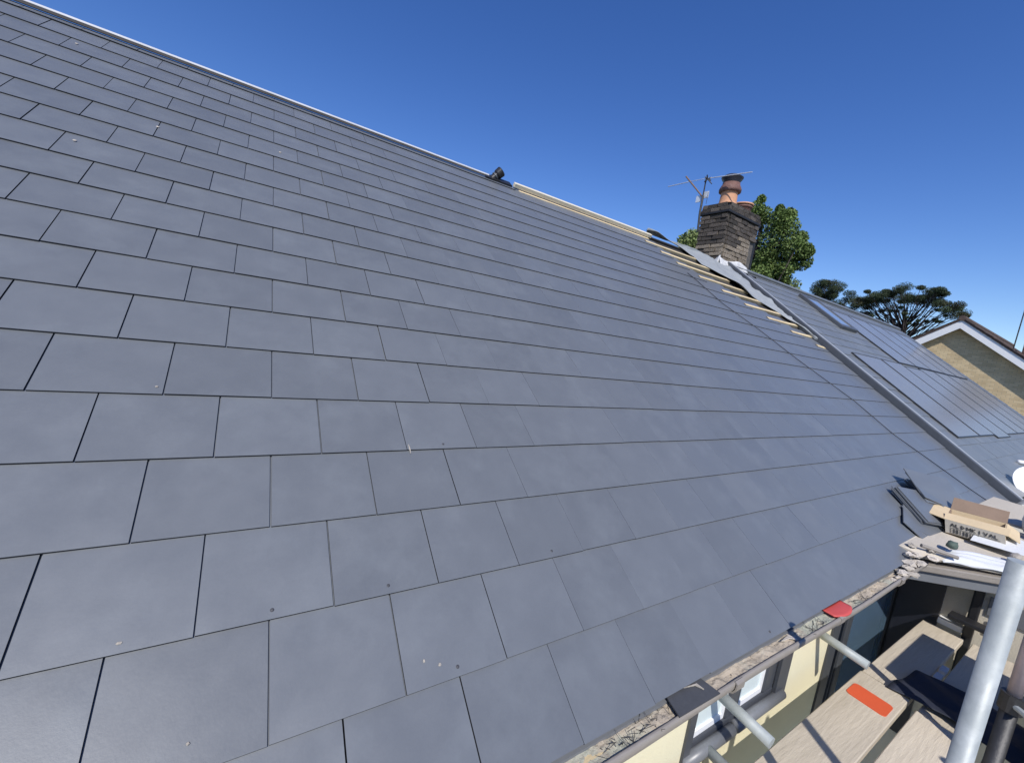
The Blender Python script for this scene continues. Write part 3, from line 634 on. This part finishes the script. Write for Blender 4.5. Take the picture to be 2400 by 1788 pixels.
# navy tarpaulin lying across the boards
def tarp(u, v):
    x = 3.40 + .36 * u + .06 * (v - .5) * (1 - u) + .03 * math.sin(v * 5); y = -.15 - .72 * v - .05 * u * (1 - v)
    return E(x - .05 * v * (1 - u), y, ZD + .008 + .022 * abs(noise.noise((u * 3, v * 4, 7))) + .012 * math.sin(u * 6 + v * 5) ** 2)
tag(MB().grid(tarp, 24, 26).build('navy_tarpaulin', M['navy'], smooth=True, solid=.004), 'dark navy tarpaulin lying crumpled across the shadowed boards', 'tarpaulin')
# small pale packers between board ends
for x, y, lab in ((3.80, -.268, 'pale timber packer wedged between the shadowed boards, nearer'), (3.93, -.268, 'pale timber packer wedged between the shadowed boards, farther')):
    slab('timber_packer', [E(x, y - .016, ZD + .004), E(x + .09, y - .016, ZD + .004), E(x + .09, y + .016, ZD + .004), E(x, y + .016, ZD + .004)], .03, M['white_roll'], lab, 'packer')

# ================================================================== bay beside the far end of the scaffold
bay = empty('bay', E(5.6, -.4, -5)); tag(bay, 'beige rendered bay projecting under the far end of the eaves', 'bay')
BXX = 4.70
MB().box(BXX, 6.8, -.92, -.27, 0, Z0 - .16).build('wall', M['beige'], bay)
MB().box(BXX + .03, 6.8, -.268, .149, 0, Z0 - .16).build('inner_wall', M['beige'], bay)
MB().box(BXX - .004, BXX + .028, -.088, .149, Z0 - 1.6, Z0 - .165).build('door_panel', M['dark_panel'], bay)
MB().box(BXX - .03, BXX + .028, -.222, -.092, Z0 - .60, Z0 - .555).build('white_sill', M['white'], bay, bevel=.004)
MB().box(BXX - .05, BXX - .003, -.275, -.225, Z0 - 3, Z0 - .17).build('downpipe', M['black_plastic'], bay, bevel=.01)
MB().box(BXX - .16, BXX - .052, -.36, -.15, Z0 - .485, Z0 - .455).build('pipe_bracket', M['black_plastic'], bay, bevel=.006)
MB().box(BXX - .012, BXX - .003, -.55, -.30, Z0 - .40, Z0 - .26).build('vent_frame', M['grey_sill'], bay, bevel=.01)
MB().box(BXX - .018, BXX - .013, -.40, -.33, Z0 - .52, Z0 - .42).build('white_plate', M['white'], bay)
# diagonal fascia beam and plywood over the bay
def beam(x, y, z):
    o_ = Vector((3.99, -.005)); d = Vector((.80, -.60)); n_ = Vector((.60, .80)); q = o_ + d * x + n_ * y; return E(q.x, q.y, z)
be = empty('fascia_beam', E(4.2, -.15, -.2)); tag(be, 'weathered grey fascia beam running out under the plywood', 'beam')
MB().box(.0, 1.3, -.002, .035, -.155, -.080, beam).build('lower_board', M['grey_sill'], be, bevel=.004)
MB().box(.0, 1.3, -.03, .05, -.078, -.030, beam).build('upper_board', M['gutter'], be, bevel=.008)
slab('plywood_sheet', [E(3.92, .062, .060), E(4.70, .075, .064), E(5.7, .05, .05), E(5.5, -.95, .0), E(4.62, -.50, .0), E(4.02, -.05, .02)], .018, M['ply'], 'beige plywood sheet laid over the eaves at the far end', 'plywood')
slab('plywood_strip', [E(5.72, .06, .10), E(6.9, .06, .10), E(6.9, -.40, .08), E(5.76, -.40, .08)], .02, M['ply'], 'second plywood sheet behind the cardboard box', 'plywood')
# white sheet, bag, scraps
def sheet(u, v):
    q = beam(.16 + 1.0 * u, -.03 + .17 * v, 0); return Vector((q.x, q.y, Z0 + .034 + .035 * abs(noise.noise((u * 5, v * 3, 1))) - .10 * max(0, .25 - v) + .03 * math.sin(u * 9) * v * (1 - v)))
tag(MB().grid(sheet, 40, 14).build('white_plastic_sheet', M['white_sheet'], smooth=True, solid=.003), 'crumpled white plastic sheet along the plywood front edge', 'plastic sheet')
def blob(name, c, s, seed, m, label, cat, group=None, sub_=3, rough=.3):
    me = crumb(seed, s, sub_, rough)
    for v in me.vertices: v.co += c
    return tag(link(name, me, m, smooth=True), label, cat, group)
blob('green_scrap', E(4.28, -.115, .095), (.05, .03, .028), 3, M['green_scrap'], 'dark green scrap on the white plastic sheet', 'scrap', sub_=2)
blob('grey_scrap', E(4.62, -.36, .085), (.06, .03, .02), 5, M['rubble'], 'grey scrap at the far end of the white sheet', 'scrap', sub_=2)
blob('rubble_sack', E(5.75, -.42, .16), (.26, .16, .19), 8, M['white_sheet'], 'white rubble sack behind the top of the big pole', 'sack', rough=.22)
blob('foam_lump', E(5.06, -.20, .10), (.05, .05, .035), 11, M['card'], 'yellow lump of foam beside the cardboard box', 'foam', sub_=2, rough=.4)
slab('white_paper', [E(4.70, -.135, .075), E(5.00, -.13, .16), E(5.12, -.40, .09), E(4.80, -.40, .07)], .003, M['white_sheet'], 'white paper sheet slumped against the cardboard box', 'paper')
STONES = [(3.62, -.045, -.012, .05), (3.72, -.04, .0, .045), (3.80, -.03, .005, .06), (3.70, -.075, -.02, .045), (3.88, -.06, .01, .05), (3.95, -.02, .03, .055), (4.02, -.09, .03, .05), (3.55, -.05, -.025, .035), (3.48, -.045, -.03, .03), (4.08, -.06, .06, .04), (3.86, -.01, .045, .045), (4.00, .02, .07, .04)]
RANK = sorted(range(len(STONES)), key=lambda q: STONES[q][0])
for i, (x, y, z, s_) in enumerate(STONES):
    nth = 'first second third fourth fifth sixth seventh eighth ninth tenth eleventh twelfth'.split()[RANK.index(i)]
    o = blob('rubble_stone', E(x, y, z), (s_ * .9, s_ * .55, s_ * .28), i * 1.9, M['rubble'], nth + ' lump of broken mortar from the red cap, heaped at the gutter end', 'rubble', 'lumps of mortar rubble at the gutter end', 2, .75)
    for p in o.data.polygons: p.use_smooth = False
MB_ = MB().tube([E(4.02, -.02, .085), E(4.16, -.17, .055)], .012, 8); tag(MB_.build('timber_stick', M['gutter']), 'thin grey stick across the rubble', 'stick')

# loose slates lying askew on the lower courses
def loose(name, c, L, Wd, rz, tilt, roll, label, m='slate', n=1, th=.006):
    root = empty(name, c); tag(root, label, 'slates' if n > 1 else 'slate')
    for i in range(n):
        me = MB().box(-L / 2, L / 2, -Wd / 2, Wd / 2, i * (th + .002), i * (th + .002) + th).mesh('slate'); me.materials.append(M[m])
        o = bpy.data.objects.new('slate', me); COL.objects.link(o); o.parent = root
        o.matrix_basis = ROT @ Matrix.Rotation(rz + random.uniform(-.05, .05) * (n > 1), 4, 'Z') @ Matrix.Rotation(tilt, 4, 'Y') @ Matrix.Rotation(roll, 4, 'X') @ Matrix.Translation((random.uniform(-.02, .02) * (n > 1), random.uniform(-.012, .012) * (n > 1), 0))
    return root
loose('loose_slates', RW(4.86, -.28, .022), .60, .30, -.25, .0, .03, 'fanned stack of loose new slates above the plywood', n=7)
loose('loose_slates', RW(5.36, -.22, .022), .60, .30, -.18, .0, .02, 'flat stack of loose slates behind the cardboard box', n=10)
loose('loose_slate', RW(5.20, -.18, .118), .60, .30, -.30, -.06, .16, 'single slate propped tilted on the loose stacks')
loose('loose_slate', RW(5.75, -.30, .022), .60, .28, .1, .0, .06, 'single slate lying loose next to the far verge')

for i, (a, b, h, rz, ti, ro, L_, W_, lab) in enumerate([(4.46, -.33, .022, .35, 0, .05, .34, .20, 'broken slate offcut lying askew just above the plywood corner'), (4.62, -.40, .024, -.6, .0, .03, .42, .22, 'angled slate offcut half under the fanned stack'), (5.02, -.40, .03, .2, -.0, .05, .45, .16, 'narrow slate offcut leaning on the fanned stack'), (5.15, -.20, .10, -.45, 0, .04, .50, .25, 'dark slate lying crooked above the loose stacks'), (5.62, -.22, .024, .5, .0, .03, .40, .22, 'slate offcut lying between the stacks and the verge')]):
    loose('loose_slate', RW(a, b, h), L_, W_, rz, ti, ro, lab)
# cardboard box, open, printed on its near side
bx = empty('cardboard_box', E(4.95, -.10, .06)); tag(bx, 'open cardboard box with black print lying on the plywood', 'box')
bo = Vector((4.74, .0, .060)); bu = Vector((.10, -.29, 0)); bv = Vector((.36, .04, .02)); bw = Vector((-.01, .02, .098))
def BP(u, v, w): q = bo + bu * u + bv * v + bw * w; return E(*q)
t_ = .02
MB().box(0, 1, 0, 1, 0, t_, BP).build('bottom', M['card'], bx)
MB().box(0, 1, 0, t_, t_, 1, BP).build('printed_side', M['card_print'], bx)
MB().box(0, 1, 1 - t_, 1, t_, 1, BP).build('side', M['card'], bx)
MB().box(0, t_, t_, 1 - t_, t_, 1, BP).build('end', M['card_dark'], bx); MB().box(1 - t_, 1, t_, 1 - t_, t_, 1, BP).build('end', M['card'], bx)
def flap(pts, m): q = [BP(*p) for p in pts]; MB().add(q, [(0, 1, 2, 3)]).build('flap', m, bx, solid=.005)
flap([(-.02, 0, 1), (1.05, 0, 1), (1.08, .34, 1.22), (-.02, .34, 1.2)], M['card'])
flap([(0, 1, 1), (1, 1, 1), (1.05, 1.25, 1.75), (.05, 1.25, 1.8)], M['card_dark'])
flap([(0, .0, 1), (0, 1, 1), (-.45, 1.05, 1.25), (-.42, .1, 1.1)], M['card'])
flap([(1, .1, 1), (1, 1, 1), (1.2, .95, .6), (1.22, .15, .55)], M['card'])
pr = MB()
def stroke(u0, w0, u1, w1, th=.010):
    dx, dz = u1 - u0, w1 - w0; L_ = math.hypot(dx, dz * .4) or 1; nx, nz = -dz * .4 / L_ * th, dx / L_ * th * 2.5
    pr.add([BP(u0 - nx, -.012, w0 - nz), BP(u1 - nx, -.012, w1 - nz), BP(u1 + nx, -.012, w1 + nz), BP(u0 + nx, -.012, w0 + nz)], [(0, 1, 2, 3)])
u = .10
glyphs = [[(0, 0, .5, 1), (.5, 1, 1, 0), (.2, .4, .8, .4)], [(0, 0, 0, 1), (0, 0, .8, 0)], [(0, 0, 0, 1), (0, 1, .8, .5), (.8, .5, 0, 0)], [(0, 0, 0, 1), (0, 1, .5, .3), (.5, .3, 1, 1), (1, 1, 1, 0)], [(0, 0, 0, 1), (0, .5, .8, 1), (0, .5, .8, 0)], [(.4, 0, .4, 1)], [(0, 1, .5, 0), (.5, 0, 1, 1)]]
for i in range(9):
    for (a, b_, c_, d_) in glyphs[i % 7]: stroke(u + a * .065, .56 + b_ * .26, u + c_ * .065, .56 + d_ * .26)
    u += .092
for i in range(8):
    u0 = .10 + i * .055; stroke(u0, .12, u0, .42, .007 + .006 * (i % 3)); 
stroke(.08, .47, .92, .47, .006); stroke(.56, .12, .56, .42, .01); stroke(.08, .08, .56, .08, .006)
pr.build('black_print', M['ink'], bx)

# satellite dish and white overflow tube at the neighbour's eaves
sd = empty('satellite_dish', RW(8.35, -.40, .0)); tag(sd, 'white satellite dish at the neighbouring eaves', 'satellite dish')
dc = RW(8.50, -.50, .12); nx_ = Vector((-.62, -.45, .64)).normalized(); e1 = nx_.cross(Vector((0, 0, 1))).normalized(); e2 = nx_.cross(e1)
MB().grid(lambda u, v: dc + (e1 * math.cos(u * 2 * math.pi) + e2 * math.sin(u * 2 * math.pi)) * .27 * v + nx_ * (.09 * v * v), 36, 8).build('reflector', M['white'], sd, smooth=True, solid=.006)
MB().tube([dc, dc + nx_ * .30 - e2 * .05], .010, 8).build('feed_arm', M['aerial_dark'], sd)
MB().tube([dc - nx_ * .01, dc - nx_ * .12, RW(8.60, -.44, .03)], .018, 8).build('bracket', M['aerial_dark'], sd)
tag(MB().tube([RW(9.95, -.13, .06), RW(10.7, -.22, .06)], .028, 12).build('white_tube', M['white'], smooth=True), 'short white plastic tube on the neighbouring slates', 'tube')

# ================================================================== trees
def leaves(pts, nrm_jit, size, n_each, spread, flat=1., aspect=.55):
    V = []; F = []
    P = np.repeat(np.array(pts), n_each, 0); N = len(P)
    d = rng.normal(size=(N, 3)); r = rng.random(N) ** .45; d /= np.linalg.norm(d, axis=1)[:, None]
    sp = np.repeat(np.array(spread), n_each)
    P = P + d * (r * sp)[:, None] * np.array([1, 1, flat])
    u = rng.normal(size=(N, 3)) + d * .6; u /= np.linalg.norm(u, axis=1)[:, None]
    w = np.cross(u, rng.normal(size=(N, 3))); w /= np.linalg.norm(w, axis=1)[:, None]
    s = size * rng.uniform(.6, 1.4, N)[:, None]
    a = P - u * s; b = P + w * s * aspect; c = P + u * s; e = P - w * s * aspect
    V = np.stack([a, b, c, e], 1).reshape(-1, 3); F = np.arange(N * 4).reshape(-1, 4)
    return V, F
def tree(name, label, base, top, clumps, mleaf, size, n_each, flat=1., group=None, tr=.22, aspect=.55, twigs=0, br=.30):
    root = empty(name, base); tag(root, label, 'tree', group)
    base = Vector(base); top = Vector(top)
    tk = MB(); mid = base.lerp(top, .55) + Vector((random.uniform(-.2, .2), random.uniform(-.3, .3), 0))
    tk.tube([base, base.lerp(mid, .5), mid, top], [tr, tr * .85, tr * .65, tr * .25], 10)
    for cx, cy, cz, r in clumps:
        c = Vector((cx, cy, cz)); t = min(1, max(.25, (c.z - base.z) / (top.z - base.z) - .18 - .1 * random.random())); s = base.lerp(mid, t / .55) if t < .55 else mid.lerp(top, (t - .55) / .45)
        m1 = s.lerp(c, .5) + Vector((random.uniform(-.2, .2), random.uniform(-.2, .2), random.uniform(-.25, .05))) * min(1., (c - s).length * .3)
        tk.tube([s, m1, c], [tr * br, tr * br * .6, tr * .05], 6)
        for i in range(twigs):
            q = m1.lerp(c, random.random()); tk.tube([q, q + Vector((random.uniform(-1, 1), random.uniform(-1, 1), random.uniform(-.5, .7))) * r * .9], [tr * .06, tr * .02], 4)
    tk.build('trunk', M['bark'], root, smooth=True)
    V, F = leaves([c[:3] for c in clumps], 1, size, n_each, [c[3] for c in clumps], flat, aspect)
    me = bpy.data.meshes.new('crown'); me.from_pydata(V.tolist(), [], F.tolist()); me.update()
    link('crown', me, M[mleaf], root)
    return root
cl = []
def cadd(y, z, r, x=15., dx=.55): cl.append((x + random.uniform(-dx, dx), y, Z0 + z, r))
for y, z, r in [(7.68, 6.35, .28), (7.30, 6.15, .40), (6.88, 6.12, .28), (7.9, 6.0, .6), (7.2, 5.7, .6), (8.3, 5.9, .6), (7.0, 5.35, .55), (6.75, 5.75, .35), (7.8, 5.3, .7), (6.45, 5.05, .40), (6.25, 5.0, .28), (6.75, 4.85, .45), (7.3, 4.8, .6), (8.4, 5.1, .7), (6.6, 4.55, .28), (7.0, 4.35, .40), (7.5, 4.25, .5), (8.1, 4.4, .6), (6.85, 4.05, .25), (7.35, 3.85, .4), (8.0, 3.7, .5), (8.4, 6.1, .4), (7.62, 6.68, .14), (7.22, 6.45, .14), (6.35, 4.72, .3), (6.55, 4.3, .28), (6.5, 5.45, .25), (6.95, 5.95, .35), (6.75, 4.2, .3), (7.6, 6.2, .35), (6.78, 6.22, .12), (6.18, 5.0, .2), (6.12, 5.05, .12)]: cadd(y, z, r)
for i in range(30): cadd(min(8.6, max(6.9, random.gauss(7.6, .6))), random.uniform(.5, 5.4), random.uniform(.3, .6))
tree('broadleaf_tree', 'bright green broadleaf tree behind the chimney', (15, 7.7, 0), (15, 7.7, Z0 + 6.2), cl, 'leaf', .042, 760, tr=.16)
cl = [(14 + random.uniform(-.5, .5), random.uniform(9.1, 10.0), Z0 + random.uniform(4.8, 5.5), random.uniform(.2, .35)) for i in range(14)] + [(14, 9.6, Z0 + 4.2, .7), (14, 9.9, Z0 + 3.6, .8), (14, 9.3, Z0 + 3.4, .7)]
tree('pale_tree', 'pale green treetop peeping out left of the chimney', (14, 9.6, 0), (14, 9.6, Z0 + 4.8), cl, 'leaf_pale', .05, 330, tr=.10)
cl = [(22 + random.uniform(-.5, .5), random.uniform(9.2, 10.2), Z0 + random.uniform(4.6, 5.45), random.uniform(.2, .35)) for i in range(12)] + [(22, 9.6, Z0 + 3.8, .7), (22, 9.9, Z0 + 3.2, .8)]
tree('pale_tree', 'pale green treetop just above the neighbouring ridge', (22, 9.7, 0), (22, 9.7, Z0 + 4.5), cl, 'leaf_pale', .055, 260, tr=.10)
# umbrella pines
cl = []
for i in range(34):
    t = random.random(); y = 19.0 - 3.8 * t; zt = 9.75 - 1.15 * ((y - 17.2) / 1.9) ** 2
    cl.append((45 + random.uniform(-1.2, 1.2), y, Z0 + zt - random.random() ** 1.3 * 1.9, random.uniform(.35, .6)))
tree('umbrella_pine', 'smaller dark umbrella pine above the roof window', (45, 16.6, 0), (45, 17.1, Z0 + 8.4), cl, 'needle', .075, 620, .7, 'umbrella pines on the skyline', tr=.25, aspect=.22, twigs=4, br=.14)
cl = []
for i in range(74):
    y = random.uniform(8.4, 14.9); q = (y - 11.4) / 3.3
    zt = 9.0 - .95 * abs(q) ** 2.4 - (.45 if y < 9.3 else 0)
    cl.append((45 + random.uniform(-1.8, 1.8), y, Z0 + zt - random.random() ** 1.2 * (.95 + .5 * (y > 12.5)), random.uniform(.25, .6)))
for i in range(26): cl.append((45 + random.uniform(-1.5, 1.5), random.uniform(8.6, 13.6), Z0 + random.uniform(5.8, 7.5), random.uniform(.12, .22)))
cl += [(45, 8.2, Z0 + 7.15, .3), (45, 7.95, Z0 + 7.05, .2), (45, 14.9, Z0 + 7.6, .4), (45, 15.3, Z0 + 7.25, .35)]
tree('umbrella_pine', 'large spreading umbrella pine with bare lower branches behind the gable', (45, 10.4, 0), (45, 11.5, Z0 + 7.4), cl, 'needle', .075, 560, .65, 'umbrella pines on the skyline', tr=.34, aspect=.22, twigs=5, br=.14)
S.render.engine = 'CYCLES'
